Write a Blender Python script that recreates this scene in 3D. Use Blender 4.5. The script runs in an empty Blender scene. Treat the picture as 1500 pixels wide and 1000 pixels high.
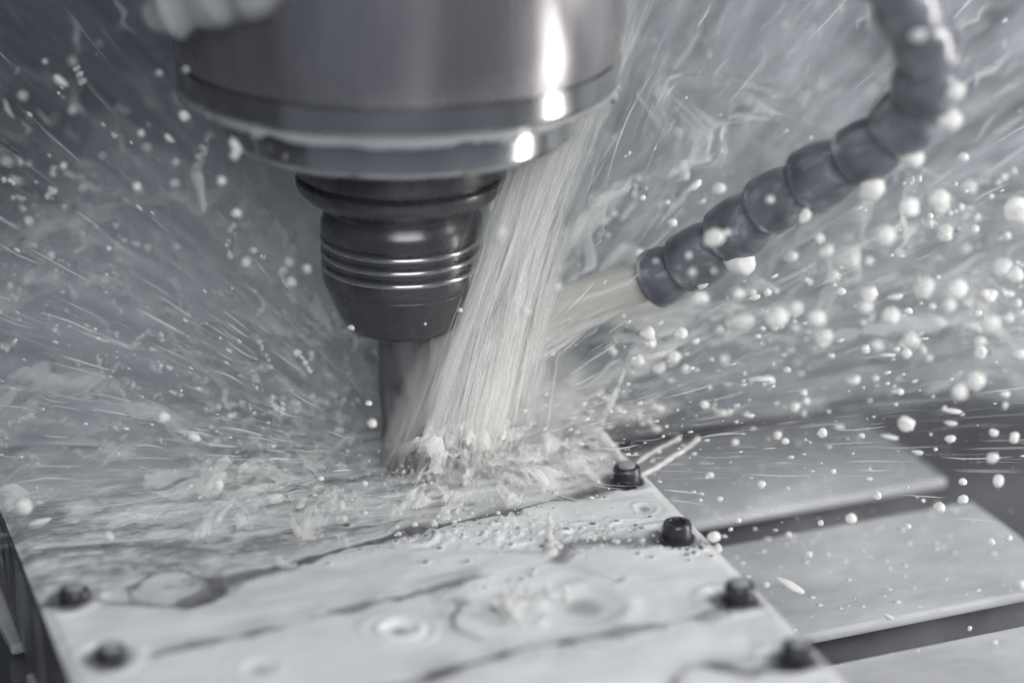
import bpy, bmesh, math, random
import numpy as np
from mathutils import Vector, Matrix

random.seed(7)
rng = np.random.default_rng(7)
sc = bpy.context.scene
col = sc.collection

# ------------------------------------------------------------------ camera
FPX = 4000.0                       # focal length in pixels of a 1500 px wide frame (96 mm lens)
PITCH = math.radians(21.0)
Fv = np.array([0.0, math.cos(PITCH), -math.sin(PITCH)])
Rv = np.array([1.0, 0.0, 0.0])
Uv = np.cross(Rv, Fv)


def ray(x, y):
    return Fv + Rv * ((x - 750.0) / FPX) + Uv * ((500.0 - y) / FPX)


CAM = -ray(594, 690) * 0.870       # the cutter's foot on the plate is the world origin


def P(x, y, z=0.0):
    d = ray(x, y)
    return CAM + d * ((z - CAM[2]) / d[2])


def PY(x, y, Y=0.0):
    d = ray(x, y)
    return CAM + d * ((Y - CAM[1]) / d[1])


def PD(x, y, depth):
    return CAM + ray(x, y) * depth


def zaxis(y):
    return float(PY(594, y, 0.0)[2])


PX = 0.862 / FPX                   # metres per photo pixel at the tool

cd = bpy.data.cameras.new('camera')
cam = bpy.data.objects.new('camera', cd)
col.objects.link(cam)
cam.location = CAM
cam.rotation_euler = (math.pi / 2 - PITCH, 0, 0)
cd.sensor_width = 36.0
cd.lens = FPX / 1500.0 * 36.0
cd.clip_start = 0.02
cd.clip_end = 50.0
cd.dof.use_dof = True
cd.dof.focus_distance = 0.838
cd.dof.aperture_fstop = 3.2
sc.camera = cam

# ------------------------------------------------------------------ light
w = bpy.data.worlds.new('World')
sc.world = w
w.use_nodes = True
w.node_tree.nodes['Background'].inputs[0].default_value = (0.70, 0.81, 1.0, 1)
w.node_tree.nodes['Background'].inputs[1].default_value = 0.20


def area(name, loc, target, sx, sy, power, colr):
    l = bpy.data.lights.new(name, 'AREA')
    l.shape = 'RECTANGLE'
    l.size, l.size_y, l.energy, l.color = sx, sy, power, colr
    o = bpy.data.objects.new(name, l)
    col.objects.link(o)
    o.location = loc
    o.rotation_euler = (Vector(target) - Vector(loc)).to_track_quat('-Z', 'Y').to_euler()
    return o


area('work_lamp', (0.78, -0.06, 0.17), (0.0, 0.0, 0.12), 0.11, 0.85, 8.5, (1.0, 0.985, 0.95))
area('front_fill', (0.16, -0.78, 0.56), (0.03, 0.0, 0.03), 0.6, 0.4, 7.2, (0.97, 0.985, 1.0))  # added soft fill above the camera, brightens the fan from the front

sc.view_settings.view_transform = 'Standard'
sc.view_settings.look = 'None'
sc.view_settings.exposure = 0.0
sc.view_settings.gamma = 1.0
sc.view_settings.use_curve_mapping = False
sc.render.engine = 'CYCLES'
sc.cycles.use_denoising = True
sc.cycles.max_bounces = 5
sc.cycles.diffuse_bounces = 4
sc.cycles.transparent_max_bounces = 48
sc.cycles.volume_bounces = 1
sc.cycles.volume_step_rate = 0.4
sc.cycles.use_adaptive_sampling = True
sc.cycles.adaptive_threshold = 0.05
sc.cycles.adaptive_min_samples = 16
sc.cycles.caustics_reflective = False
sc.cycles.caustics_refractive = False


# ------------------------------------------------------------------ material helpers
def newmat(name):
    m = bpy.data.materials.new(name)
    m.use_nodes = True
    nt = m.node_tree
    return m, nt, nt.nodes['Principled BSDF'], nt.nodes['Material Output']


def N(nt, t, **kw):
    n = nt.nodes.new(t)
    for k, v in kw.items():
        setattr(n, k, v)
    return n


def noise(nt, scale, detail=4, rough=0.55, vec=None, dist=0.0):
    n = N(nt, 'ShaderNodeTexNoise')
    n.inputs['Scale'].default_value = scale
    n.inputs['Detail'].default_value = detail
    n.inputs['Roughness'].default_value = rough
    n.inputs['Distortion'].default_value = dist
    if vec is not None:
        nt.links.new(vec, n.inputs['Vector'])
    return n


def ramp(nt, fac, stops):
    r = N(nt, 'ShaderNodeValToRGB')
    els = r.color_ramp.elements
    while len(els) < len(stops):
        els.new(0.5)
    for e, (p, c) in zip(els, stops):
        e.position = p
        e.color = c if len(c) == 4 else (*c, 1)
    nt.links.new(fac, r.inputs[0])
    return r


def metal(name, c0, c1, metallic, r0, r1, scale=60, stretch=(1, 1, 1), bump=0.0):
    m, nt, b, out = newmat(name)
    tc = N(nt, 'ShaderNodeTexCoord')
    mp = N(nt, 'ShaderNodeMapping')
    mp.inputs['Scale'].default_value = stretch
    nt.links.new(tc.outputs['Object'], mp.inputs[0])
    n = noise(nt, scale, 6, 0.6, mp.outputs[0])
    cr = ramp(nt, n.outputs['Fac'], [(0.3, c0), (0.7, c1)])
    nt.links.new(cr.outputs[0], b.inputs['Base Color'])
    rr = ramp(nt, n.outputs['Fac'], [(0.3, (r0,) * 3), (0.7, (r1,) * 3)])
    nt.links.new(rr.outputs[0], b.inputs['Roughness'])
    b.inputs['Metallic'].default_value = metallic
    if bump:
        bp = N(nt, 'ShaderNodeBump')
        bp.inputs['Strength'].default_value = bump
        bp.inputs['Distance'].default_value = 0.0006
        nt.links.new(n.outputs['Fac'], bp.inputs['Height'])
        nt.links.new(bp.outputs[0], b.inputs['Normal'])
    return m


M = {}
M['spindle'] = metal('spindle_steel', (.32, .30, .31), (.43, .41, .42), 0.9, .20, .36, 55, (1, 1, .12), .05)
M['band'] = metal('band_steel', (.30, .30, .305), (.40, .40, .40), 0.9, .14, .24, 50, (1, 1, .3), .04)
M['ring'] = metal('ring_steel', (.36, .365, .37), (.46, .46, .465), 0.85, .12, .2, 60, (1, 1, .3), .04)
M['holder'] = metal('blackened_steel', (.055, .055, .06), (.08, .08, .086), 0.5, .2, .34, 90, (1, 1, .4), .06)
M['carbide'] = metal('cutter_carbide', (.12, .12, .125), (.20, .20, .20), 0.8, .25, .4, 120, (1, 1, .3), .05)
M['plate'] = metal('plate_steel', (.055, .056, .064), (.11, .112, .122), 0.35, .25, .5, 70, (1, 1, 1), .08)
M['slot_shade'] = metal('slot_shade_steel', (.10, .102, .115), (.16, .16, .175), 0.2, .3, .55, 40)  # darkened steel: the shade inside the slots is put into the colour
M['screw'] = metal('screw_black_oxide', (.035, .035, .042), (.075, .075, .085), 0.5, .25, .45, 220, (1, 1, 1), .1)
M['wall'] = metal('enclosure_sheet_metal', (.022, .025, .036), (.050, .055, .074), 0.1, .35, .6, 9, (1, 1, .3), .2)
M['tray'] = metal('chip_tray_steel', (.13, .134, .15), (.26, .265, .285), 0.1, .35, .6, 14)

# machine table: ground steel with a mottled thin milky film
m, nt, b, out = newmat('table_wet_steel')
tc = N(nt, 'ShaderNodeTexCoord')
mp = N(nt, 'ShaderNodeMapping')
mp.inputs['Scale'].default_value = (0.5, 1.0, 1.0)
nt.links.new(tc.outputs['Object'], mp.inputs[0])
n1 = noise(nt, 22, 5, 0.55, mp.outputs[0], 0.6)
n2 = noise(nt, 160, 4, 0.6, mp.outputs[0])
mx = N(nt, 'ShaderNodeMix', data_type='FLOAT')
mx.inputs[0].default_value = 0.25
nt.links.new(n1.outputs['Fac'], mx.inputs[2])
nt.links.new(n2.outputs['Fac'], mx.inputs[3])
cr = ramp(nt, mx.outputs[0], [(0.30, (.28, .285, .30)), (0.5, (.43, .435, .45)), (0.68, (.58, .585, .595))])
nt.links.new(cr.outputs[0], b.inputs['Base Color'])
b.inputs['Roughness'].default_value = 0.33
bp = N(nt, 'ShaderNodeBump')
bp.inputs['Strength'].default_value = 0.25
bp.inputs['Distance'].default_value = 0.001
nt.links.new(mx.outputs[0], bp.inputs['Height'])
nt.links.new(bp.outputs[0], b.inputs['Normal'])
M['table'] = m

# hose plastic: slate grey, wet, pale patches paint in lit highlights and clinging coolant
m, nt, b, out = newmat('hose_plastic')
tc = N(nt, 'ShaderNodeTexCoord')
n1 = noise(nt, 60, 5, 0.6, tc.outputs['Object'], 0.4)
cr = ramp(nt, n1.outputs['Fac'], [(0.35, (.07, .073, .088)), (0.52, (.14, .145, .165)), (0.68, (.46, .47, .48))])
nt.links.new(cr.outputs[0], b.inputs['Base Color'])
b.inputs['Roughness'].default_value = 0.28
b.inputs['Coat Weight'].default_value = 0.25
b.inputs['Coat Roughness'].default_value = 0.15
bp = N(nt, 'ShaderNodeBump')
bp.inputs['Strength'].default_value = 0.15
bp.inputs['Distance'].default_value = 0.001
nt.links.new(n1.outputs['Fac'], bp.inputs['Height'])
nt.links.new(bp.outputs[0], b.inputs['Normal'])
M['hose'] = m


def milk(name, base, rough=0.16, attr=None, alpha=1.0, trans=0.35, warm=None):
    """milky coolant: diffuse + some light passing through, opacity from liquid thickness"""
    m, nt, b, out = newmat(name)
    b.inputs['Base Color'].default_value = (*base, 1)
    b.inputs['Roughness'].default_value = rough
    b.inputs['IOR'].default_value = 1.33
    tl = N(nt, 'ShaderNodeBsdfTranslucent')
    tl.inputs[0].default_value = (*base, 1)
    mx = N(nt, 'ShaderNodeMixShader')
    mx.inputs[0].default_value = trans
    nt.links.new(b.outputs[0], mx.inputs[1])
    nt.links.new(tl.outputs[0], mx.inputs[2])
    last = mx.outputs[0]
    if attr or alpha < 1:
        tr = N(nt, 'ShaderNodeBsdfTransparent')
        m2 = N(nt, 'ShaderNodeMixShader')
        if attr:
            at = N(nt, 'ShaderNodeAttribute')
            at.attribute_name = attr
            nt.links.new(at.outputs['Fac'], m2.inputs[0])
        else:
            m2.inputs[0].default_value = alpha
        nt.links.new(tr.outputs[0], m2.inputs[1])
        nt.links.new(last, m2.inputs[2])
        last = m2.outputs[0]
    nt.links.new(last, out.inputs['Surface'])
    return m


M['drop'] = milk('coolant_droplet', (.86, .86, .835), 0.12, trans=0.45)
M['film'] = milk('coolant_film', (.66, .665, .67), 0.06, attr='thickness', trans=0.0)
M['strand'] = milk('coolant_strand', (.965, .965, .945), 0.22, attr='thickness', trans=0.5)
M['jet'] = milk('coolant_jet', (.66, .655, .60), 0.12, attr='thickness', trans=0.4)
M['splash'] = milk('coolant_splash', (.82, .82, .80), 0.14, trans=0.45)
M['bead'] = milk('coolant_bead', (.52, .53, .54), 0.10, alpha=0.75, trans=0.4)


# ------------------------------------------------------------------ object helpers
def mesh_from(name, verts, faces, smooth=True):
    me = bpy.data.meshes.new(name)
    verts = np.asarray(verts, dtype=np.float32)
    me.vertices.add(len(verts))
    me.vertices.foreach_set('co', verts.ravel())
    if isinstance(faces, np.ndarray):
        k = faces.shape[1]
        me.loops.add(faces.size)
        me.loops.foreach_set('vertex_index', faces.ravel().astype(np.int32))
        me.polygons.add(len(faces))
        me.polygons.foreach_set('loop_start', np.arange(0, faces.size, k, dtype=np.int32))
        me.update(calc_edges=True)
        me.validate()
    else:
        me.clear_geometry()
        me.from_pydata([tuple(map(float, v)) for v in verts], [], faces)
        me.update()
    if smooth:
        me.polygons.foreach_set('use_smooth', np.ones(len(me.polygons), dtype=bool))
    return me


def obj(name, me, mat, parent=None, loc=None):
    o = bpy.data.objects.new(name, me)
    col.objects.link(o)
    if mat is not None and me is not None and not me.materials:
        me.materials.append(mat)
    if parent is not None:
        o.parent = parent
    if loc is not None:
        o.location = loc
    return o


def tag(o, label=None, cat=None, group=None, kind=None):
    if label: o['label'] = label
    if cat: o['category'] = cat
    if group: o['group'] = group
    if kind: o['kind'] = kind
    return o


def empty(name, loc, rz=0.0):
    o = bpy.data.objects.new(name, None)
    col.objects.link(o)
    o.empty_display_size = 0.01
    o.location = loc
    o.rotation_euler = (0, 0, rz)
    return o


def lathe(name, prof, seg=96, cap0=True, cap1=True, sharp=35):
    """prof: list of (radius, height) from one end to the other"""
    n = len(prof)
    a = np.linspace(0, 2 * math.pi, seg, endpoint=False)
    V = np.concatenate([np.stack([r * np.cos(a), r * np.sin(a), np.full(seg, z)], 1) for r, z in prof])
    faces = []
    for i in range(n - 1):
        for j in range(seg):
            k = (j + 1) % seg
            faces.append((i * seg + j, i * seg + k, (i + 1) * seg + k, (i + 1) * seg + j))
    if cap0: faces.append(tuple(range(seg - 1, -1, -1)))
    if cap1: faces.append(tuple((n - 1) * seg + j for j in range(seg)))
    me = mesh_from(name, V, faces)
    bm = bmesh.new()
    bm.from_mesh(me)
    bmesh.ops.recalc_face_normals(bm, faces=bm.faces)
    for e in bm.edges:
        if len(e.link_faces) == 2 and e.calc_face_angle(0) > math.radians(sharp):
            e.smooth = False
    bm.to_mesh(me)
    bm.free()
    return me


def box_me(name, x0, x1, y0, y1, z0, z1, bevel=0.0):
    bm = bmesh.new()
    bmesh.ops.create_cube(bm, size=1.0)
    for v in bm.verts:
        v.co = Vector(((x0 + x1) / 2 + v.co.x * (x1 - x0), (y0 + y1) / 2 + v.co.y * (y1 - y0), (z0 + z1) / 2 + v.co.z * (z1 - z0)))
    if bevel:
        bmesh.ops.bevel(bm, geom=bm.edges[:], offset=bevel, segments=2, affect='EDGES', profile=0.6)
    me = bpy.data.meshes.new(name)
    bm.to_mesh(me)
    bm.free()
    return me


def strands(name, paths, radii, alphas, mat, sides=5):
    """many tubes as one mesh. paths (n,k,3), radii (n,k), alphas (n,)"""
    paths = np.asarray(paths); radii = np.asarray(radii); alphas = np.asarray(alphas)
    n, k, _ = paths.shape
    tan = np.gradient(paths, axis=1)
    tan /= np.linalg.norm(tan, axis=2, keepdims=True) + 1e-12
    ref = np.where(np.abs(tan[..., 2:3]) < 0.9, np.array([0, 0, 1.0]), np.array([1.0, 0, 0]))
    s1 = np.cross(tan, ref); s1 /= np.linalg.norm(s1, axis=2, keepdims=True) + 1e-12
    s2 = np.cross(tan, s1)
    a = np.linspace(0, 2 * math.pi, sides, endpoint=False)
    V = paths[:, :, None, :] + radii[:, :, None, None] * (s1[:, :, None, :] * np.cos(a)[None, None, :, None] + s2[:, :, None, :] * np.sin(a)[None, None, :, None])
    idx = np.arange(n * k * sides).reshape(n, k, sides)
    A = idx[:, :-1, :]; B = np.roll(idx, -1, axis=2)[:, :-1, :]
    D = idx[:, 1:, :]; Cc = np.roll(idx, -1, axis=2)[:, 1:, :]
    faces = np.stack([A, B, Cc, D], axis=-1).reshape(-1, 4)
    me = mesh_from(name, V.reshape(-1, 3), faces)
    at = me.attributes.new('thickness', 'FLOAT', 'POINT')
    al = alphas if alphas.ndim == 2 else np.repeat(alphas[:, None], k, 1)
    at.data.foreach_set('value', np.repeat(al.reshape(-1), sides).astype(np.float32))
    me.materials.append(mat)
    return me


# ================================================================== SETTING
TH = math.radians(22.5)            # direction of the table's slots
ea = np.array([math.cos(TH), math.sin(TH), 0]); eb = np.array([-math.sin(TH), math.cos(TH), 0])
ZT = -0.030

wall = obj('back_wall', box_me('back_wall', -1.6, 1.6, 0.62, 0.64, -0.35, 1.3), M['wall'])
tag(wall, kind='structure')
sidew = obj('side_wall', box_me('side_wall', -0.72, -0.70, -0.45, 0.618, -0.35, 1.3), M['wall'])
tag(sidew, kind='structure')
tray = obj('chip_tray', box_me('chip_tray', -0.69, 0.66, -0.45, 0.617, -0.16, -0.14), M['tray'])
tag(tray, kind='structure')

# ================================================================== MACHINE TABLE
table = empty('machine_table', (0, 0, ZT), TH)
tag(table, 'wide grey steel machine table with long dark slots, wet with coolant', 'machine table')
A0, A1 = -0.132, 0.1895
slots = [0.063, -0.021, -0.107, -0.193]
SW = 0.0190
edges = [0.125] + sum([[s + SW / 2 - (.006 if s > .05 else .001), s - SW / 2 - .001] for s in slots], []) + [-0.26]
for i in range(0, len(edges), 2):
    b1, b0 = edges[i], edges[i + 1]
    aend = A1 + 0.002 * (i % 3)
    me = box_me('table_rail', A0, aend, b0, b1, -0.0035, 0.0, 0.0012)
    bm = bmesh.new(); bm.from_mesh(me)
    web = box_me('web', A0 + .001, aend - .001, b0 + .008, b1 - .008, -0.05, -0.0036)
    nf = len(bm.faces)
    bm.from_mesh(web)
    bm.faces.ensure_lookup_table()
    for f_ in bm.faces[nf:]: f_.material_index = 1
    me.materials.append(M['table']); me.materials.append(M['slot_shade']); bm.to_mesh(me); bm.free()
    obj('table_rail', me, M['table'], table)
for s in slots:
    obj('slot_floor', box_me('slot_floor', A0, A1 - .001, s - SW / 2 - .008, s + SW / 2 + .006, -0.056, -0.0502), M['slot_shade'], table)

# ================================================================== FIXTURE PLATE
pins_px = [(843, 628), (918, 708), (992, 791), (1083, 882), (1167, 970)]
pins = [P(*p) for p in pins_px]
ev = pins[-1] - pins[0]; ev /= np.linalg.norm(ev)
eu = np.array([ev[1], -ev[0], 0.0])                 # towards the plate's left
O = P(940, 716)                                     # a point on the plate's right edge
ang = math.atan2(-eu[1], -eu[0])
edge_pts = [P(930, 690), P(1000, 748), P(1165, 915), P(1225, 990)]
ru = max(np.dot(p - pins[1], -eu) for p in edge_pts)
RU = float(np.mean([np.dot(p - pins[1], -eu) for p in edge_pts]))
lpins_px = [(110, 880), (163, 966)]
lpins = [P(*p) for p in lpins_px]
LU = max(float(np.dot(p - pins[1], eu)) for p in lpins) + 0.011
V0 = float(np.dot(pins[0] - pins[1], ev)) - 0.035   # back end
V1 = float(np.dot(pins[-1] - pins[1], ev)) + 0.05   # front end


def uv2w(u, v, z=0.0):
    return pins[1] + eu * u + ev * v + np.array([0, 0, z])


plate = empty('fixture_plate', tuple(pins[1] + np.array([0, 0, ZT])))
tag(plate, 'thick dark steel plate under a white coolant film, below the cutter', 'plate')
c4 = [uv2w(-RU, V0), uv2w(LU, V0), uv2w(LU, V1), uv2w(-RU, V1)]
pv = [p - pins[1] - np.array([0, 0, ZT]) for p in c4]
pvb = [p + np.array([0, 0, ZT + 0.0005]) for p in pv]
bm = bmesh.new()
vs = [bm.verts.new(p) for p in pvb] + [bm.verts.new(p) for p in pv]
bm.faces.new(vs[4:8]); bm.faces.new(vs[3::-1])
for i in range(4):
    j = (i + 1) % 4
    bm.faces.new((vs[i], vs[j], vs[4 + j], vs[4 + i]))
bmesh.ops.recalc_face_normals(bm, faces=bm.faces)
bmesh.ops.bevel(bm, geom=[e for e in bm.edges if e.verts[0].co.z > -ZT - .001 and e.verts[1].co.z > -ZT - .001], offset=.0012, segments=2, affect='EDGES')
me = bpy.data.meshes.new('slab'); bm.to_mesh(me); bm.free()
obj('slab', me, M['plate'], plate)


# ---- the film of coolant lying on the plate: a height field with wakes, craters and holes
def seg_dist(X, Y, pts):
    """distance to polyline and the running parameter"""
    best = np.full(X.shape, 1e9); par = np.zeros(X.shape)
    for i in range(len(pts) - 1):
        ax, ay = pts[i][:2]; bx, by = pts[i + 1][:2]
        dx, dy = bx - ax, by - ay
        t = np.clip(((X - ax) * dx + (Y - ay) * dy) / (dx * dx + dy * dy), 0, 1)
        d = np.hypot(X - ax - t * dx, Y - ay - t * dy)
        msk = d < best
        best = np.where(msk, d, best); par = np.where(msk, (i + t) / (len(pts) - 1), par)
    return best, par


def vnoise(X, Y, scale, seed=0, octaves=4, gain=0.5):
    """value noise, numpy"""
    r = np.random.default_rng(1000 + seed)
    tot = np.zeros(X.shape); amp = 1.0; norm = 0
    for o in range(octaves):
        T = r.random((256, 256))
        x = X * scale * 2 ** o + 37.7 * o + 1000; y = Y * scale * 2 ** o + 11.3 * o + 1000
        xi = np.floor(x).astype(int); yi = np.floor(y).astype(int)
        fx = x - xi; fy = y - yi
        fx = fx * fx * (3 - 2 * fx); fy = fy * fy * (3 - 2 * fy)
        g = lambda i, j: T[i % 256, j % 256]
        v = (g(xi, yi) * (1 - fx) + g(xi + 1, yi) * fx) * (1 - fy) + (g(xi, yi + 1) * (1 - fx) + g(xi + 1, yi + 1) * fx) * fy
        tot += amp * v; norm += amp; amp *= gain
    return tot / norm


def sstep(a, b, x):
    t = np.clip((x - a) / (b - a), 0, 1)
    return t * t * (3 - 2 * t)


def film():
    st = 0.00042
    us = np.arange(-RU + 0.0004, LU - 0.0004, st); vs_ = np.arange(V0 + 0.0004, V1 - 0.0004, st)
    Ug, Vg = np.meshgrid(us, vs_, indexing='ij')
    X = pins[1][0] + eu[0] * Ug + ev[0] * Vg
    Y = pins[1][1] + eu[1] * Ug + ev[1] * Vg
    W = lambda pts: [P(*p) for p in pts]
    wob = (vnoise(X, Y, 60, 1) - .5) * 0.010
    wob2 = (vnoise(X, Y, 60, 2) - .5) * 0.010
    fine = vnoise(X, Y, 420, 3, 3)
    t = np.ones(X.shape)
    h = 0.0012 + (vnoise(X, Y, 30, 4, 2) - .5) * 0.0011 + (vnoise(X, Y, 120, 5, 3) - .5) * 0.00042
    w1 = W([(925, 706), (905, 716), (840, 731), (740, 752), (620, 781), (540, 799), (430, 829), (345, 850), (310, 872), (262, 890), (190, 890), (100, 884), (-60, 900)])
    w2 = W([(990, 796), (930, 803), (872, 797), (832, 803), (812, 826), (760, 842), (690, 857), (640, 867), (540, 888), (420, 918), (280, 948), (150, 985)])
    w3 = W([(1083, 884), (1068, 890), (1020, 909), (960, 921), (860, 939), (760, 962), (650, 988), (500, 1025)])
    w4 = W([(1167, 972), (1150, 983), (1100, 990), (1040, 976), (1005, 981), (985, 1005), (985, 1030)])
    ring = W([(185, 868), (215, 845), (265, 838), (312, 852), (322, 872), (285, 890), (235, 893), (195, 884), (185, 868)])
    Xw, Yw = X + wob * .35, Y + wob2 * .35

    wv = sstep(.28, .72, vnoise(X, Y, 75, 18, 3))

    def wake(pts, width0, width1, depth, edge, bright=0.0, gate=None):
        nonlocal t, h
        d, p = seg_dist(Xw, Yw, pts)
        wd = (width0 + (width1 - width0) * np.minimum(1, p * 1.2)) * (.16 + .80 * wv + .9 * np.exp(-(p / .05) ** 2))
        k = 1 - sstep(wd * (1 - edge), wd * (1 + edge), d)
        if gate is not None: k = k * gate(p)
        soft = np.exp(-(d / (wd * 2.6 + .0012)) ** 2)
        if gate is not None: soft = soft * gate(p)
        t = t * (1 - np.clip(depth * k * (0.72 + 0.5 * fine), 0, 1)) * (1 - .30 * depth * soft)
        h = h - 0.0006 * k
        rim = np.exp(-((d - wd * 1.7) / (wd * .5)) ** 2)
        h = h + 0.00018 * rim
    # the churned zone behind the first wake: thin, choppy coolant
    d1, p1 = seg_dist(Xw, Yw, w1)
    side = np.zeros(X.shape)
    yl = np.interp(X, [q[0] for q in w1[::-1]], [q[1] for q in w1[::-1]])
    behind = sstep(0.0, 0.010, Yw - yl)
    q1 = X * math.cos(.22) + Y * math.sin(.22); q2 = Y * math.cos(.22) - X * math.sin(.22)
    chop = vnoise(q1 * .35, q2 * 1.2, 100, 6, 5, .6)
    chop2 = vnoise(q1 * .8, q2 * 1.1, 260, 16, 4, .6)
    t = t * (1 - behind * (0.16 + 0.48 * sstep(.40, .66, .6 * chop + .4 * chop2)))
    h = h + behind * ((chop - .5) * 0.0022 + (chop2 - .5) * .0009)
    gate1 = lambda p: 0.35 + 0.65 * sstep(.0, .06, p) * (1 - .25 * sstep(.45, .6, p))
    wake(w1, 0.0034, 0.0046, 0.85, 0.75, gate=gate1)
    g2 = vnoise(X, Y, 55, 8, 2)
    wake(w2, 0.0034, 0.0028, 0.60, 0.9, gate=lambda p: np.where(p < .08, 1, sstep(.38, .62, g2)))
    wake(w3, 0.0046, 0.0034, 0.92, 0.6, gate=lambda p: 0.55 + .45 * sstep(.35, .55, g2))
    wake(w4, 0.0042, 0.0018, 0.8, 0.6)
    wake(ring, 0.0022, 0.0022, 0.55, 0.7)
    # the film thins round each screw
    for q in pins + lpins:
        d = np.hypot(Xw - q[0] + .002, Yw - q[1] + .001)
        k = 1 - sstep(.0050, .0082, d)
        t = t * (1 - .75 * k); h = h - .0006 * k
        h = h + .0006 * np.exp(-((d - .0098) / .0016) ** 2)
    # impact craters
    def crater(px, py, r, depth, thin):
        nonlocal t, h
        c = P(px, py)
        d = np.hypot(X - c[0] + wob * .5, Y - c[1] + wob2 * .5)
        h = h + depth * (np.exp(-((d - r) / (r * .22)) ** 2) * 1.0 - .9 * np.exp(-(d / (r * .75)) ** 2) + .35 * np.exp(-((d - 1.7 * r) / (r * .25)) ** 2))
        t = t * (1 - thin * np.exp(-(d / (r * .45)) ** 4))
    crater(583, 928, .0060, .0010, .55)
    crater(855, 893, .0130, .0007, .50)
    crater(790, 897, .0260, .0008, .0)
    crater(613, 792, .0055, .0007, .2)
    crater(945, 752, .0045, .0003, .5)
    crater(375, 985, .006, .0004, .35)
    # the dark crescent left of the big impact
    wake(W([(668, 890), (656, 908), (664, 930), (700, 946), (745, 948)]), .0022, .0010, .5, .8)
    wake(W([(905, 855), (880, 850), (850, 845)]), .0016, .0012, .4, .8)
    # bubbles and pinholes along the fronts
    r = np.random.default_rng(5)
    spots = []
    for pts, nn, off in ((w1, 90, .0045), (w3, 50, .0045), (w2, 35, .004)):
        for _ in range(nn):
            i = int(r.integers(0, max(1, int((len(pts) - 1) * .75)))); s = r.random()
            c = pts[i] * (1 - s) + pts[i + 1] * s
            spots.append((c[0] + r.normal(0, .0015), c[1] - off * (.6 + 1.1 * r.random()), .00022 + .00055 * r.random() ** 2.2))
    c0 = P(790, 790)
    for _ in range(60):
        spots.append((c0[0] + r.normal(0, .022), c0[1] + r.normal(0, .008), .0003 + .0008 * r.random() ** 2))
    c0 = P(1000, 810)
    for _ in range(25):
        spots.append((c0[0] + r.normal(0, .005), c0[1] + r.normal(0, .004), .0004 + .0006 * r.random()))
    for (sx, sy, rad) in spots:
        u0 = (sx - pins[1][0]) * eu[0] + (sy - pins[1][1]) * eu[1]; v0 = (sx - pins[1][0]) * ev[0] + (sy - pins[1][1]) * ev[1]
        i0, j0 = int((u0 - us[0]) / st), int((v0 - vs_[0]) / st)
        kk = int(rad * 3 / st) + 2
        sl = (slice(max(0, i0 - kk), max(0, i0 + kk + 1)), slice(max(0, j0 - kk), max(0, j0 + kk + 1)))
        if X[sl].size == 0: continue
        d = np.hypot(X[sl] - sx, Y[sl] - sy)
        t[sl] *= 1 - .85 * (1 - sstep(rad * .6, rad * 1.25, d))
        h[sl] += .0004 * np.exp(-((d - rad * 1.3) / (rad * .4)) ** 2) - .0002 * np.exp(-(d / rad) ** 2)
    # lumps of foam thrown up between the first two wakes
    foam = vnoise(X, Y, 380, 9, 3)
    cf = P(800, 788)
    kf = np.exp(-(((X - cf[0]) / .030) ** 2 + ((Y - cf[1]) / .010) ** 2))
    h = h + kf * .0010 * sstep(.48, .72, foam)
    # runs off at the edges
    du = np.minimum(Ug - us[0], us[-1] - Ug)
    h = h * (0.25 + .75 * sstep(0, .004, du))
    # streaks carried along the plate
    al = vnoise(X * .35 + Y * .15, Y * 1.6 - X * .6, 120, 12, 4)
    t = t * (1 - .10 * sstep(.45, .75, al))
    t = np.clip(t, 0.02, 1)
    h = np.clip(h, 0.00025, .008)
    Z = h
    Vt = np.stack([X, Y, Z], -1).reshape(-1, 3)
    nu, nv = X.shape
    idx = np.arange(nu * nv).reshape(nu, nv)
    F = np.stack([idx[:-1, :-1], idx[:-1, 1:], idx[1:, 1:], idx[1:, :-1]], -1).reshape(-1, 4)
    me = mesh_from('coolant_film', Vt, F)
    if me.polygons[0].normal.z < 0: me.flip_normals()
    at = me.attributes.new('thickness', 'FLOAT', 'POINT')
    at.data.foreach_set('value', t.reshape(-1).astype(np.float32))
    return me


fo = obj('coolant_film', film(), M['film'])
tag(fo, 'milky white coolant film flowing round the screws on the plate', 'coolant', kind='stuff')

def flank():
    nv, nz_ = 300, 40
    vv = np.linspace(V0 + .002, V1 - .002, nv); zz_ = np.linspace(0.0004, ZT + .001, nz_)
    Vg, Zg = np.meshgrid(vv, zz_, indexing='ij')
    off = .0004 + .0009 * vnoise(Vg, Zg * .4, 160, 50, 3)
    W3 = pins[1] + eu * (LU + off)[..., None] + ev * Vg[..., None]
    W3[..., 2] = Zg
    t = sstep(.42, .66, vnoise(Vg, Zg * .3, 55, 51, 4)) * (.35 + .65 * sstep(ZT, -.004, Zg))
    idx = np.arange(nv * nz_).reshape(nv, nz_)
    F = np.stack([idx[:-1, :-1], idx[:-1, 1:], idx[1:, 1:], idx[1:, :-1]], -1).reshape(-1, 4)
    me = mesh_from('added_flank_film', W3.reshape(-1, 3), F)
    at = me.attributes.new('thickness', 'FLOAT', 'POINT')
    at.data.foreach_set('value', np.clip(t, .15, .6).reshape(-1).astype(np.float32))
    return me


o = obj('added_flank_film', flank(), M['film'])  # pale film added to lighten the dark side face
tag(o, 'added milky film that lightens the dark left flank of the plate', 'coolant', kind='stuff')

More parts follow.
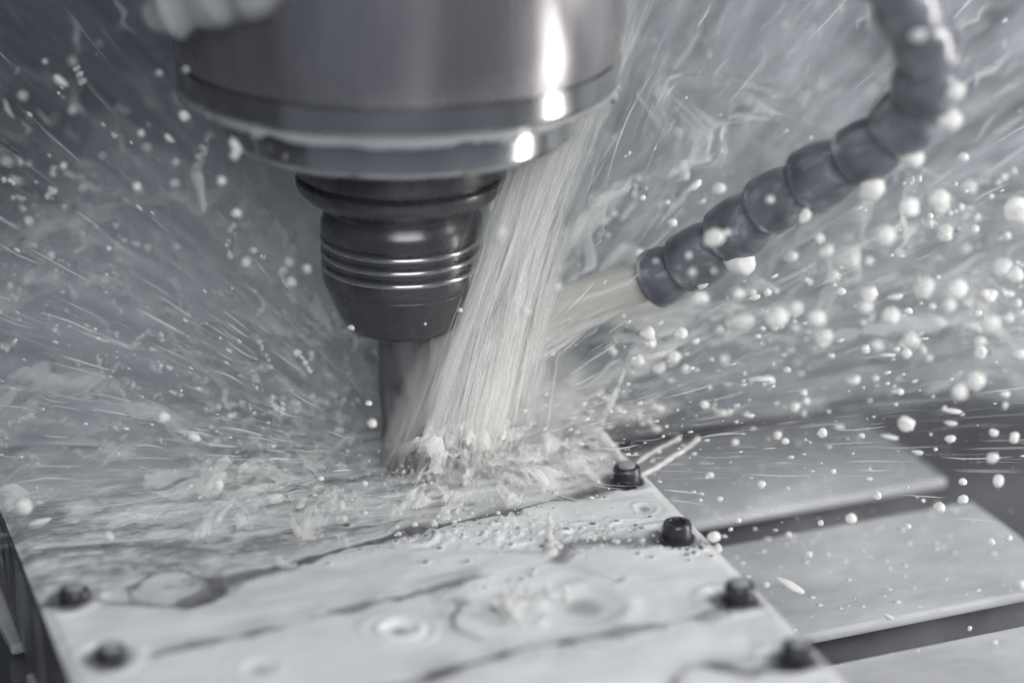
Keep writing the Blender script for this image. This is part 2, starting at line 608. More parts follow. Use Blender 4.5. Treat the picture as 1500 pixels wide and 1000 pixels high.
# ---- screws along the plate's edges
HEAD_R, HEAD_H = 0.0044, 0.0062
head_me = lathe('head', [(HEAD_R * .98, -.0004), (HEAD_R, .0004), (HEAD_R, HEAD_H - .0012), (HEAD_R * .93, HEAD_H - .0003), (HEAD_R * .84, HEAD_H),
                         (HEAD_R * .60, HEAD_H), (HEAD_R * .56, HEAD_H - .0003), (HEAD_R * .55, HEAD_H - .0040)], 40, True, True, 40)
pool_me = lathe('coolant_pool', [(HEAD_R * .545, HEAD_H - .0012), (HEAD_R * .62, HEAD_H + .0002), (HEAD_R * .58, HEAD_H + .0007), (HEAD_R * .3, HEAD_H + .0011), (HEAD_R * .05, HEAD_H + .0012)], 32)
wash_me = lathe('washer', [(HEAD_R * 1.22, -.0004), (HEAD_R * 1.22, .0010), (HEAD_R * 1.12, .0013), (HEAD_R * 1.01, .0013)], 40, True, False)
pl = [('black socket screw half drowned in spray at the back of the plate', True),
      ('black socket screw with a coolant-filled top where thin splashes leave the plate edge', True),
      ('black socket screw with an open hollow top on the plate edge', False),
      ('black socket screw with a long dark wake trailing across the film', True),
      ('black socket screw on the plate edge beside the wide front table slot', True),
      ('blurred black screw by the pale ring in the coolant film', True),
      ('blurred black screw at the plate corner over the dark gap', True)]
for q, (lab, fill), k in zip(pins + lpins, pl, range(9)):
    if k >= 5: q = q + np.array([0, 0, -.0022])
    e = empty('socket_screw', tuple(q), random.random() * 3)
    e.rotation_euler = (random.uniform(-.03, .03), random.uniform(-.03, .03), random.random() * 3)
    tag(e, lab, 'screw', 'socket screws along the plate edges')
    obj('head', head_me, M['screw'], e)
    obj('washer', wash_me, M['screw'], e)
    if fill: obj('coolant_pool', pool_me, M['bead'], e)

# ================================================================== SPINDLE
sp = empty('milling_spindle', (0, 0, zaxis(190)))
tag(sp, 'large grey steel spindle nose of the milling machine above the tool', 'spindle')
Z0 = zaxis(190)
zz = lambda y: zaxis(y) - Z0
R_ = lambda px: px * PX
obj('housing', lathe('housing', [(R_(318), zz(-420)), (R_(318), zz(20)), (R_(313), zz(60)), (R_(312), zz(66)), (R_(306.5), zz(68)), (R_(306.5), zz(71))], 160, True, False, 25), M['spindle'], sp)
obj('band', lathe('band', [(R_(300), zz(70)), (R_(310), zz(73)), (R_(310), zz(106)), (R_(307), zz(112)), (R_(299), zz(114)), (R_(250), zz(114.5))], 160, False, True, 25), M['band'], sp)
obj('nose_ring', lathe('nose_ring', [(R_(248), zz(113.5)), (R_(251), zz(140)), (R_(250), zz(178)), (R_(247), zz(184)), (R_(238), zz(190)), (R_(229), zz(191)), (R_(154), zz(192))], 160, False, True, 25), M['ring'], sp)
for a in (-62, -118, 28, 152):
    e = lathe('nose_bolt', [(.0001, .0004), (.0035, .0004), (.0035, -.0012), (.003, -.0016), (.0017, -.0016), (.0016, -.0005), (.0001, -.0005)], 24, False, False)
    r = R_(190)
    o = obj('nose_bolt', e, M['holder'], sp, (r * math.cos(math.radians(a)), r * math.sin(math.radians(a)), zz(192) - .0001))

# beads of coolant clinging to the lower lip of the band
zl = zaxis(114) - 0.0006
na = 420
a = np.linspace(0, 2 * math.pi, na, endpoint=False)
rr = 0.0006 + .0015 * np.clip(vnoise(np.cos(a) * 1.0 + 5, np.sin(a) * 1.0 + 5, 6, 21, 4) - .30, 0, 1) + .0016 * np.clip(vnoise(np.cos(a) + 5, np.sin(a) + 5, 30, 22, 2) - .62, 0, 1) * 2
ns = 10
b_ = np.linspace(0, 2 * math.pi, ns, endpoint=False)
RR = R_(304)
V = np.stack([(RR + rr[:, None] * np.cos(b_)[None]) * np.cos(a)[:, None], (RR + rr[:, None] * np.cos(b_)[None]) * np.sin(a)[:, None], -rr[:, None] * .8 + rr[:, None] * 1.25 * np.sin(b_)[None] + .0006], -1).reshape(-1, 3)
idx = np.arange(na * ns).reshape(na, ns)
F = np.stack([idx, np.roll(idx, -1, 0), np.roll(np.roll(idx, -1, 0), -1, 1), np.roll(idx, -1, 1)], -1).reshape(-1, 4)
o = obj('coolant_bead', mesh_from('coolant_bead', V, F), M['bead'], None, (0, 0, zl))
tag(o, 'uneven bead of coolant clinging round the lower lip of the spindle', 'coolant')

# ================================================================== TOOL HOLDER
th = empty('tool_holder', (0, 0, zaxis(474)))
tag(th, 'black collet chuck holding the cutter, with three shiny rings round its nut', 'tool holder')
Z1 = zaxis(474)
zt = lambda y: zaxis(y) - Z1
obj('flange', lathe('flange', [(R_(112), zt(150)), (R_(150), zt(190)), (R_(150.5), zt(240)), (R_(149), zt(244)), (R_(143), zt(246)), (R_(142), zt(250)), (R_(146), zt(252)), (R_(149.5), zt(255)), (R_(149.5), zt(264)),
                                (R_(147), zt(269)), (R_(141), zt(276)), (R_(133), zt(283)), (R_(124), zt(288)), (R_(116), zt(291)), (R_(107), zt(292)), (R_(106), zt(308))], 128, True, False, 28), M['holder'], th)
prof = [(R_(105), zt(300)), (R_(109), zt(306)), (R_(113.5), zt(313)), (R_(115.5), zt(319)), (R_(116), zt(326))]
for yc in (339, 357.5, 376):
    prof += [(R_(116), zt(yc - 4.5)), (R_(114.5), zt(yc - 3)), (R_(111.8), zt(yc - 1.0)), (R_(111.8), zt(yc + .8)), (R_(114.6), zt(yc + 3.4)), (R_(116), zt(yc + 5.2))]
prof += [(R_(116), zt(396)), (R_(115), zt(401)), (R_(113.6), zt(405)), (R_(113.2), zt(406)), (R_(112.4), zt(406.6)), (R_(112.2), zt(407.6)), (R_(112.6), zt(408.2)), (R_(99), zt(440)), (R_(88), zt(463)), (R_(84.5), zt(468)), (R_(80), zt(471.8)), (R_(74), zt(473.6)), (R_(67), zt(474)), (R_(52), zt(474)), (R_(50), zt(472)), (R_(42), zt(466)), (R_(38), zt(465))]
nut = obj('collet_nut', lathe('collet_nut', prof, 160, False, True, 24), M['holder'], th)
# thin polished lands between the grooves
for yc in (339, 357.5, 376):
    obj('polished_ring', lathe('polished_ring', [(R_(111.9), zt(yc + .8)), (R_(115.2), zt(yc + 2.2)), (R_(116.8), zt(yc + 4.0)), (R_(117.2), zt(yc + 5.6)), (R_(116.8), zt(yc + 7.2)), (R_(115.4), zt(yc + 8.8))], 160, False, False, 60), M['band'], nut)

# ================================================================== END MILL with helical flutes
def endmill():
    R = R_(38); z1 = zaxis(462); z_f = zaxis(548); z0 = .0015
    nz, na_ = 150, 72
    V = []
    for i in range(nz):
        z = z1 + (z0 - z1) * i / (nz - 1)
        k = float(sstep(z_f + .004, z_f - .010, np.array(z)))
        for j in range(na_):
            a = 2 * math.pi * j / na_
            ph = (4 * (a + z / .017 * .5)) % (2 * math.pi) / (2 * math.pi)
            dep = .42 * (math.sin(math.pi * min(1, ph / .72)) ** .8 if ph < .72 else 0)
            r = R * (1 - k * dep)
            V.append((r * math.cos(a), r * math.sin(a), z - z0))
    F = [(i * na_ + j, (i + 1) * na_ + j, (i + 1) * na_ + (j + 1) % na_, i * na_ + (j + 1) % na_) for i in range(nz - 1) for j in range(na_)]
    F.append(tuple((nz - 1) * na_ + j for j in range(na_)))
    return mesh_from('end_mill', V, F)


o = obj('end_mill', endmill(), M['carbide'], None, (0, 0, .0015))
tag(o, 'grey fluted end mill cutter sticking out of the black collet nut', 'cutter')

# ================================================================== COOLANT HOSE
hp = [(955, 411, .862), (1003, 390, .854), (1063, 349, .840), (1117, 306, .826), (1180, 268, .812), (1250, 234, .798), (1312, 194, .784), (1356, 138, .770), (1362, 80, .757), (1338, 28, .744), (1312, -25, .731), (1300, -85, .718)]
hpts = [PD(*q) for q in hp]
hose = empty('coolant_hose', tuple(hpts[0]))
tag(hose, 'grey segmented coolant hose of ball joints curving down towards the cutter', 'hose')
HR = 0.0093
seg_prof0 = [(.60, -.02), (.88, -.01), (.97, .03), (1.02, .09), (1.045, .20), (1.05, .34), (1.02, .48), (.97, .60), (.90, .72), (.85, .83), (.83, .95), (.82, 1.12)]
for i in range(len(hpts) - 1):
    p, q = hpts[i], hpts[i + 1]
    L = float(np.linalg.norm(q - p))
    me = lathe('hose_segment', [(r * HR, s * L) for r, s in seg_prof0], 48, True, True, 50)
    o = obj('hose_segment', me, M['hose'], hose, tuple(p - hpts[0]))
    j_ = random.uniform(.95, 1.06); o.scale = (j_, j_, 1)
    o.rotation_euler = Vector(q - p).to_track_quat('Z', 'Y').to_euler()
    o.rotation_euler.rotate_axis('Z', random.random() * 6)
    rim = lathe('rim', [(HR * .985, -.0004), (HR * 1.055, .0002), (HR * 1.06, .0010), (HR * 1.035, .0018)], 48, False, False, 60)
    ro = obj('rim', rim, M['hose'], o, (0, 0, .08 * L))

# the stream of coolant leaving the hose
p0 = PD(975, 403, .864); p1 = PD(500, 596, .872)
n = 60
tt = np.linspace(0, 1, n)
ctr = p0[None] * (1 - tt)[:, None] + p1[None] * tt[:, None] + np.array([0, 0, .004])[None] * np.sin(np.pi * tt)[:, None]
ax = (p1 - p0) / np.linalg.norm(p1 - p0)
s1 = np.cross(ax, [0, 0, 1.0]); s1 /= np.linalg.norm(s1); s2 = np.cross(s1, ax)
ns = 40
b_ = np.linspace(0, 2 * math.pi, ns, endpoint=False)
TT, BB = np.meshgrid(tt, b_, indexing='ij')
rad = .0062 + .0030 * TT + (vnoise(TT * 6, BB / 6.283 * 0 + np.cos(BB) * 1.5 + 4, 1.0, 31, 4) - .5) * (.0008 + .010 * TT ** 2)
V = ctr[:, None, :] + rad[..., None] * (s1[None, None] * np.cos(BB)[..., None] + s2[None, None] * np.sin(BB)[..., None])
idx = np.arange(n * ns).reshape(n, ns)
F = np.stack([idx[:-1], np.roll(idx, -1, 1)[:-1], np.roll(idx, -1, 1)[1:], idx[1:]], -1).reshape(-1, 4)
me = mesh_from('coolant_stream', V.reshape(-1, 3), F)
at = me.attributes.new('thickness', 'FLOAT', 'POINT')
thk = (.86 - .95 * sstep(.30, .85, TT)) * (.55 + .9 * vnoise(TT * 3, np.cos(BB) * 3 + np.sin(BB) * 2 + 8, 1.6, 33, 4))
at.data.foreach_set('value', np.clip(thk, .0, .96).reshape(-1).astype(np.float32))
o = obj('coolant_stream', me, M['jet'])
tag(o, 'smooth cream coloured coolant stream shooting from the hose end to the cutter', 'coolant')

# ================================================================== SPRAY
S = np.array([0.006, 0.0, 0.002])        # where the jets strike the plate


def proj(p):
    q = np.asarray(p) - CAM
    d = q @ Fv
    return 750 + FPX * (q @ Rv) / d, 500 - FPX * (q @ Uv) / d, d


# ---- fan of coolant falling past the spindle onto the work
def fan():
    n, k = 3000, 6
    paths = np.zeros((n, k, 3)); radii = np.zeros((n, k)); al = np.zeros((n, k))
    top = PY(965, -90, -.012)
    # the fan is made of ropes: bundles that share a course
    ropes = [(rng.normal(-.1, .42), rng.normal(0, 1), rng.uniform(.015, .06)) for _ in range(26)]
    for i in range(n):
        if rng.random() < .85:
            rs_, ry, rw = ropes[int(rng.integers(len(ropes)))]
            s = rs_ + rng.normal(0, rw); yo = ry * .006 + rng.normal(0, .002)
        else:
            s = rng.normal(0, .5); yo = rng.normal(0, .008)
        A = top + np.array([s * .022, yo, 0])
        foot = P(694 + s * 106 + rng.normal(0, 14), 690 - s * 16 + rng.normal(0, 20))
        ctrl = PY(776 + s * 62, 300, -.010) + np.array([0, yo, 0]) + rng.normal(0, .0016, 3)
        L = rng.uniform(.05, .26)
        t0 = rng.beta(1.35, 1.0) * (1.02 - L)
        t = np.clip(t0 + L * np.linspace(0, 1, k), 0, rng.uniform(.86, 1.0))[:, None] + np.linspace(0, 1e-3, k)[:, None]
        paths[i] = A * (1 - t) ** 2 + 2 * ctrl * t * (1 - t) + foot * t * t
        paths[i] += rng.normal(0, .0011, 3) * np.sin(np.linspace(0, math.pi, k))[:, None]
        r = .00004 + .00018 * rng.random() ** 3.0
        radii[i] = r * np.clip(np.sin(np.linspace(.06, math.pi - .06, k)), 0.08, 1)
        al[i] = rng.uniform(.10, .60) * (0.50 + .50 * t[:, 0])
    # frayed filaments of the hose stream join the fan
    q0 = PD(940, 418, .864); q1 = PD(560, 590, .868)
    m2 = 900
    pa2 = np.zeros((m2, k, 3)); ra2 = np.zeros((m2, k)); al2 = np.zeros((m2, k))
    for i in range(m2):
        an = rng.uniform(0, 6.28); w_ = rng.random() ** .5
        t0 = rng.uniform(.05, .8); t = np.clip(t0 + rng.uniform(.06, .25) * np.linspace(0, 1, k), 0, 1)[:, None]
        off = np.array([0, math.cos(an), math.sin(an)])
        pa2[i] = q0 * (1 - t) + q1 * t + off * (.0060 + .010 * t ** 1.6) * w_ + np.array([0, 0, -.010]) * t ** 2
        ra2[i] = (.00006 + .00035 * rng.random() ** 3) * np.clip(np.sin(np.linspace(.06, math.pi - .06, k)), .08, 1)
        al2[i] = rng.uniform(.15, .6)
    paths = np.concatenate([paths, pa2]); radii = np.concatenate([radii, ra2]); al = np.concatenate([al, al2])
    return strands('coolant_fan', paths, radii, al, M['strand'], 3)


o = obj('coolant_fan', fan(), None)
tag(o, 'bright fan of white coolant pouring down beside the collet nut onto the plate', 'coolant', kind='stuff')


# ---- the unbroken sheets of liquid inside the fan
def fan_sheets():
    ns_, nt_ = 260, 120
    Vs, Fs, Ts = [], [], []
    top = PY(965, -90, -.012)
    for L in range(4):
        sg = np.linspace(-1.5 + .05 * L, 1.5 - .05 * L, ns_); tg = np.linspace(.18, 1.0, nt_)
        Sg, Tg = np.meshgrid(sg, tg, indexing='ij')
        yo = (L - 1.5) * .0050 + (vnoise(Sg * 1.3 + 3 * L, Tg * .8, 3, 60 + L, 5, .6) - .5) * .022
        A = top[None, None] + np.stack([Sg * .018, yo, 0 * yo], -1)
        fx = 690 + Sg * 88; fy = 692 - Sg * 14
        a0 = P(694, 692); a1 = P(800, 676)
        foot = a0 + (a1 - a0) * Sg[..., None]
        c0 = PY(776, 300, -.010); c1 = PY(838, 300, -.010)
        ctrl = c0 + (c1 - c0) * Sg[..., None] + np.stack([0 * yo, yo, 0 * yo], -1)
        T_ = Tg[..., None]
        Pq = A * (1 - T_) ** 2 + 2 * ctrl * T_ * (1 - T_) + foot * T_ * T_
        warp = (vnoise(Tg * 2.2 + 7 * L, Sg * 1.5, 1.4, 90 + L, 3) - .5) * .55
        st = vnoise((Sg + warp) * 5 + 20 * L, Tg * 1.1, 1.3, 70 + L, 5, .62)
        env = np.exp(-((Sg + .20) / (.50 + .25 * Tg)) ** 2) * (.22 + .78 * sstep(.30, .85, Tg))
        big = vnoise((Sg + warp) * 2.2 + 9 * L, Tg * 1.5, 1.3, 40 + L, 2)
        rag = vnoise(Sg * 14 + 5 * L, Tg * 5, 1.2, 80 + L, 4)
        env = env * (1 - sstep(.86, 1.0, Tg) * sstep(.35, .6, rag))
        al = np.clip(env * sstep(.40, .60, st) * (.25 + 1.0 * sstep(.36, .56, big)) * 1.2, 0, .93)
        idx = np.arange(ns_ * nt_).reshape(ns_, nt_) + L * ns_ * nt_
        Fs.append(np.stack([idx[:-1, :-1], idx[1:, :-1], idx[1:, 1:], idx[:-1, 1:]], -1).reshape(-1, 4))
        Vs.append(Pq.reshape(-1, 3)); Ts.append(al.reshape(-1))
    me = mesh_from('coolant_sheet', np.concatenate(Vs), np.concatenate(Fs))
    at = me.attributes.new('thickness', 'FLOAT', 'POINT')
    at.data.foreach_set('value', np.concatenate(Ts).astype(np.float32))
    return me


o = obj('coolant_sheet', fan_sheets(), M['strand'])
tag(o, 'smooth white sheets of coolant at the heart of the falling fan', 'coolant', kind='stuff')


# ---- the burst where the fan strikes the plate
def strike():
    paths, radii, al = [], [], []
    k = 5
    for i in range(1200):
        s_ = rng.normal(.15, .62)
        b = P(690 + s_ * 90, 692 - s_ * 16) + np.array([rng.normal(0, .003), rng.normal(0, .004), .001])
        az = rng.uniform(0, 2 * math.pi); el = rng.uniform(.08, 1.25)
        d = np.array([math.cos(az) * math.cos(el) + .25 * s_, math.sin(az) * math.cos(el), math.sin(el)])
        r = .030 * rng.random() ** 1.8 * (1.2 - .5 * el)
        p = b + d * r
        p[2] = max(p[2] - 12 * r * r, .0012)
        L = rng.uniform(.0004, .0016)
        g = d + np.array([0, 0, -24 * r]); g /= np.linalg.norm(g)
        t = np.linspace(-.5, .5, k)[:, None]
        paths.append(p + g * t * L + np.array([0, 0, -1]) * (t ** 2) * L * .5 + rng.normal(0, .00015, (k, 3)))
        radii.append((.00007 + .00030 * rng.random() ** 3) * np.clip(np.sin(np.linspace(.1, math.pi - .1, k)), .1, 1))
        al.append(rng.uniform(.15, .55))
    return strands('coolant_burst', paths, radii, al, M['strand'], 4)


o = obj('coolant_burst', strike(), None)
tag(o, 'low white burst of coolant where the fan strikes the plate', 'splash', kind='stuff')


# ---- ligaments flung out radially from the cutter's foot
def blocked(p):
    """keeps the fine spray off the front of the tool and the hose"""
    x, y, d = proj(p)
    ok = True
    if 330 < x < 860 and y < 270 and d < .95: return True
    if 455 < x < 735 and y < 510 and d < .89: return True
    if x > 930 and y < 460 and d < .87:
        for (hx, hy, hd) in hp:
            if abs(x - hx) < 62 and abs(y - hy) < 62: return True
    return False


def burst():
    paths, radii, al = [], [], []
    k = 5
    tries = 0
    while len(paths) < 5000 and tries < 120000:
        tries += 1
        az = rng.uniform(-.25 * math.pi, 1.25 * math.pi)
        el = abs(rng.normal(.05, .42))
        if el > 1.35: continue
        r = .03 + .33 * rng.beta(1.3, 1.7)
        d = np.array([math.cos(az) * math.cos(el), math.sin(az) * math.cos(el), math.sin(el)])
        p = S + d * r
        p[2] -= .25 * r * r
        if p[2] < .003: continue
        if p[1] < -.05 and p[0] > .02: continue
        if blocked(p): continue
        L = rng.uniform(.003, .024) * (.4 + r / .2)
        g = np.array([0, 0, -.5 * r])
        dd = d + g * .6
        dd /= np.linalg.norm(dd)
        s = np.linspace(-.5, .5, k)[:, None]
        pa = p + dd * s * L + rng.normal(0, .0004, 3) * np.cos(s * 3)
        paths.append(pa)
        rr = .00004 + .00030 * rng.random() ** 4
        radii.append(rr * np.clip(np.sin(np.linspace(.1, math.pi - .1, k)), .1, 1))
        al.append(rng.uniform(.12, .55))
    # heavier streaks farther back in the cloud
    far = 0
    while far < 9500:
        az = rng.uniform(.02 * math.pi, .98 * math.pi); el = abs(rng.normal(.25, .35)); r = .06 + .26 * rng.random()
        if el > 1.3: continue
        d = np.array([math.cos(az) * math.cos(el), math.sin(az) * math.cos(el), math.sin(el)])
        p = S + d * r; p[2] -= .3 * r * r
        p[1] = .05 + .13 * rng.random() if p[1] > .045 else p[1]
        far += 1
        if p[1] < .045 or p[2] < .004: continue
        if p[2] - .55 * p[0] > .13 and rng.random() < .8: continue
        L = rng.uniform(.0025, .013) if p[0] < .02 else rng.uniform(.003, .022)
        dd = d + np.array([0, 0, -.3 * r]); dd /= np.linalg.norm(dd)
        s = np.linspace(-.5, .5, k)[:, None]
        if p[0] < .02: dd = dd + rng.normal(0, .35, 3)
        paths.append(p + dd * s * L + rng.normal(0, .0009, (k, 3)))
        radii.append((.00025 + .0012 * rng.random() ** 2.2) * np.clip(np.sin(np.linspace(.1, math.pi - .1, k)), .1, 1))
        al.append(rng.uniform(.10, .50))
    return strands('coolant_spray', paths, radii, al, M['strand'], 4)


o = obj('coolant_spray', burst(), None)
tag(o, 'fine streaks of coolant spray flung out all round the cutter', 'spray', kind='stuff')


# ---- tangled ligaments and rings in the churned pool round the cutter
def churn():
    paths, radii, al = [], [], []
    k = 14
    for i in range(120):
        px = rng.normal(520, 130); py = rng.normal(690, 55)
        if rng.random() < .35: px, py = rng.normal(850, 70), rng.normal(640, 40)
        b = P(px, py)
        if b[1] > .09 or py > 770: continue
        b = b + np.array([0, 0, rng.uniform(.001, .014)])
        R = .0008 + .0034 * rng.random() ** 2; ph = rng.uniform(0, 6.28); arc = rng.uniform(.6, 3.2)
        til = rng.uniform(-.6, .6)
        s = np.linspace(0, 1, k)
        c = np.stack([R * np.cos(ph + arc * s), R * np.sin(ph + arc * s) * rng.uniform(.5, 1), R * til * np.sin(ph + arc * s * 1.3) + rng.uniform(-.002, .004) * s], 1)
        paths.append(b + c)
        rr = .00010 + .00065 * rng.random() ** 3
        radii.append(rr * (0.35 + .65 * np.abs(np.sin(s * rng.uniform(3, 9) + ph))) * np.clip(np.sin(np.linspace(.1, math.pi - .1, k)) * 1.6, .1, 1))
        al.append(rng.uniform(.10, .40))
    return strands('churned_coolant', paths, radii, al, M['strand'], 6)


o = obj('churned_coolant', churn(), None)
tag(o, 'tangled threads and rings of coolant churning on the plate round the cutter', 'coolant', kind='stuff')


# ---- soft cloud of atomised coolant behind the tool: streaks radiate from the strike point
def mist_material():
    m = bpy.data.materials.new('coolant_mist_volume')
    m.use_nodes = True
    nt = m.node_tree
    nt.nodes.clear()
    out = N(nt, 'ShaderNodeOutputMaterial')
    vol = N(nt, 'ShaderNodeVolumePrincipled')
    vol.inputs['Color'].default_value = (.87, .915, .965, 1)
    vol.inputs['Anisotropy'].default_value = 0.0
    ge = N(nt, 'ShaderNodeNewGeometry')
    sub = N(nt, 'ShaderNodeVectorMath', operation='SUBTRACT')
    sub.inputs[1].default_value = tuple(S)
    nt.links.new(ge.outputs['Position'], sub.inputs[0])
    ln = N(nt, 'ShaderNodeVectorMath', operation='LENGTH')
    nt.links.new(sub.outputs[0], ln.inputs[0])
    nm = N(nt, 'ShaderNodeVectorMath', operation='NORMALIZE')
    nt.links.new(sub.outputs[0], nm.inputs[0])
    rv = N(nt, 'ShaderNodeVectorMath', operation='SCALE')
    rv.inputs[0].default_value = (.62, -.55, .56)
    nt.links.new(ln.outputs['Value'], rv.inputs['Scale'])
    sc1 = N(nt, 'ShaderNodeVectorMath', operation='SCALE')
    sc1.inputs['Scale'].default_value = 9.0
    nt.links.new(nm.outputs[0], sc1.inputs[0])
    sc2 = N(nt, 'ShaderNodeVectorMath', operation='SCALE')
    sc2.inputs['Scale'].default_value = 16.0
    nt.links.new(rv.outputs[0], sc2.inputs[0])
    add = N(nt, 'ShaderNodeVectorMath', operation='ADD')
    nt.links.new(sc1.outputs[0], add.inputs[0]); nt.links.new(sc2.outputs[0], add.inputs[1])
    n1 = noise(nt, 2.4, 4, .66, add.outputs[0], .25)
    mr = N(nt, 'ShaderNodeMapRange', interpolation_type='SMOOTHSTEP')
    mr.inputs['From Min'].default_value = .47; mr.inputs['From Max'].default_value = .66
    mr.inputs['To Min'].default_value = .06; mr.inputs['To Max'].default_value = 1.0
    nt.links.new(n1.outputs['Fac'], mr.inputs['Value'])
    # thins out with distance from the strike point
    fr = N(nt, 'ShaderNodeMapRange', interpolation_type='SMOOTHSTEP')
    fr.inputs['From Min'].default_value = .02; fr.inputs['From Max'].default_value = .46
    fr.inputs['To Min'].default_value = 1.9; fr.inputs['To Max'].default_value = 0.08
    nt.links.new(ln.outputs['Value'], fr.inputs['Value'])
    mu = N(nt, 'ShaderNodeMath', operation='MULTIPLY')
    nt.links.new(mr.outputs[0], mu.inputs[0]); nt.links.new(fr.outputs[0], mu.inputs[1])
    # fades to nothing at the faces of the cloud
    sp_ = N(nt, 'ShaderNodeSeparateXYZ')
    nt.links.new(ge.outputs['Position'], sp_.inputs[0])

    def mrange(src, f0, f1, t0, t1, kind='SMOOTHSTEP'):
        g = N(nt, 'ShaderNodeMapRange', interpolation_type=kind)
        for nm_, v_ in (('From Min', f0), ('From Max', f1), ('To Min', t0), ('To Max', t1)):
            g.inputs[nm_].default_value = v_
        nt.links.new(src, g.inputs['Value'])
        return g.outputs[0]

    def mul(a_, b_):
        k = N(nt, 'ShaderNodeMath', operation='MULTIPLY')
        nt.links.new(a_, k.inputs[0]); nt.links.new(b_, k.inputs[1])
        return k.outputs[0]
    yf = mrange(sp_.outputs['X'], -.09, .0, -.05, .028, 'LINEAR')
    dy = N(nt, 'ShaderNodeMath', operation='SUBTRACT')
    nt.links.new(sp_.outputs['Y'], dy.inputs[0]); nt.links.new(yf, dy.inputs[1])
    last = mul(mu.outputs[0], mrange(dy.outputs[0], 0, .03, 0, 1))
    last = mul(last, mrange(sp_.outputs['Y'], .16, .08, 0, 1))
    last = mul(last, mrange(sp_.outputs['X'], -.36, -.22, 0, 1))
    last = mul(last, mrange(sp_.outputs['X'], .42, .30, 0, 1))
    last = mul(last, mrange(sp_.outputs['Z'], .26, .12, 0, 1))
    # the burst rises less steeply on the side away from the fan
    kx = N(nt, 'ShaderNodeMath', operation='MULTIPLY_ADD')
    kx.inputs[1].default_value = -.55
    nt.links.new(sp_.outputs['X'], kx.inputs[0]); nt.links.new(sp_.outputs['Z'], kx.inputs[2])
    # it lies thickest close over the flooded plate
    last = mul(last, mrange(sp_.outputs['Z'], .030, .004, 1, 2.0))
    last = mul(last, mrange(kx.outputs[0], .165, .075, .08, 1))
    dn = N(nt, 'ShaderNodeMath', operation='MULTIPLY')
    dn.inputs[1].default_value = 38.0
    nt.links.new(last, dn.inputs[0])
    nt.links.new(dn.outputs[0], vol.inputs['Density'])
    nt.links.new(vol.outputs[0], out.inputs['Volume'])
    m.volume_intersection_method = 'FAST' if hasattr(m, 'volume_intersection_method') else None
    return m


foot_xy = [(-.36, -.05), (-.09, -.05), (0, .028), (.42, .028), (.42, .18), (-.36, .18)]
bm = bmesh.new()
lo = [bm.verts.new((x, y, .0035)) for x, y in foot_xy]; hi = [bm.verts.new((x, y, .26)) for x, y in foot_xy]
bm.faces.new(lo[::-1]); bm.faces.new(hi)
for i in range(6):
    j = (i + 1) % 6
    bm.faces.new((lo[i], lo[j], hi[j], hi[i]))
bmesh.ops.recalc_face_normals(bm, faces=bm.faces)
me = bpy.data.meshes.new('coolant_mist'); bm.to_mesh(me); bm.free()
mist = obj('coolant_mist', me, mist_material())
tag(mist, 'cloud of atomised coolant hanging behind the tool', 'spray', kind='stuff')


# ---- torn sheets and webs of liquid thrown outwards: ragged cones round a strike point
def torn_sheets(name, centre, cones, seed, keep, octv=5):
    Vs, Fs, Ts, base = [], [], [], 0
    for i, (el, r0, r1, a0, a1, fa, fr_, gain) in enumerate(cones):
        na_, nr_ = 420, 130
        A_, R2 = np.meshgrid(np.linspace(a0, a1, na_), np.linspace(r0, r1, nr_), indexing='ij')
        sd = seed + 10 * i
        rn = (R2 - r0) / (r1 - r0)
        E_ = el + (vnoise(A_ * 2.2, rn * 2.0, 1.3, sd, 4, .6) - .5) * .75
        rr_ = R2 * (1 + .25 * (vnoise(A_ * 3, rn, 2.0, sd + 1, 3) - .5))
        Xp = centre[0] + rr_ * np.cos(A_) * np.cos(E_)
        Yp = centre[1] + rr_ * np.sin(A_) * np.cos(E_)
        Zp = centre[2] + rr_ * np.sin(E_) - .35 * rr_ * rr_ / max(r1, .05)
        n1_ = vnoise(A_ * fa, rn * fr_, 1.0, sd + 2, octv, .55)
        n2_ = vnoise(A_ * fa * 1.7 + 9, rn * fr_ * 1.4 + .6 * n1_, 1.0, sd + 3, max(2, octv - 1), .55)
        web = 1 - np.clip(np.abs(n2_ - .5) / .055, 0, 1)          # thin threads
        pat = sstep(.54, .66, n1_)                                  # thicker clots
        al = gain * np.clip(.75 * pat + .55 * web * sstep(.40, .52, n1_), 0, 1)
        al = al * sstep(0, .06, rn) * (1 - sstep(.70, 1.0, rn)) * sstep(0, .08, (A_ - a0) / (a1 - a0)) * (1 - sstep(.92, 1, (A_ - a0) / (a1 - a0)))
        al = al * keep(Xp, Yp, Zp) * (Zp > .0012)
        idx = np.arange(na_ * nr_).reshape(na_, nr_)
        F = np.stack([idx[:-1, :-1], idx[1:, :-1], idx[1:, 1:], idx[:-1, 1:]], -1).reshape(-1, 4)
        af = al.reshape(-1)
        F = F[(af[F] > .01).any(1)]                                 # only where there is liquid
        used, inv = np.unique(F.ravel(), return_inverse=True)
        Vs.append(np.stack([Xp, Yp, Zp], -1).reshape(-1, 3)[used]); Ts.append(af[used]); Fs.append(inv.reshape(-1, 4) + base)
        base += len(used)
    me = mesh_from(name, np.concatenate(Vs), np.concatenate(Fs))
    at = me.attributes.new('thickness', 'FLOAT', 'POINT')
    at.data.foreach_set('value', np.concatenate(Ts).astype(np.float32))
    return me


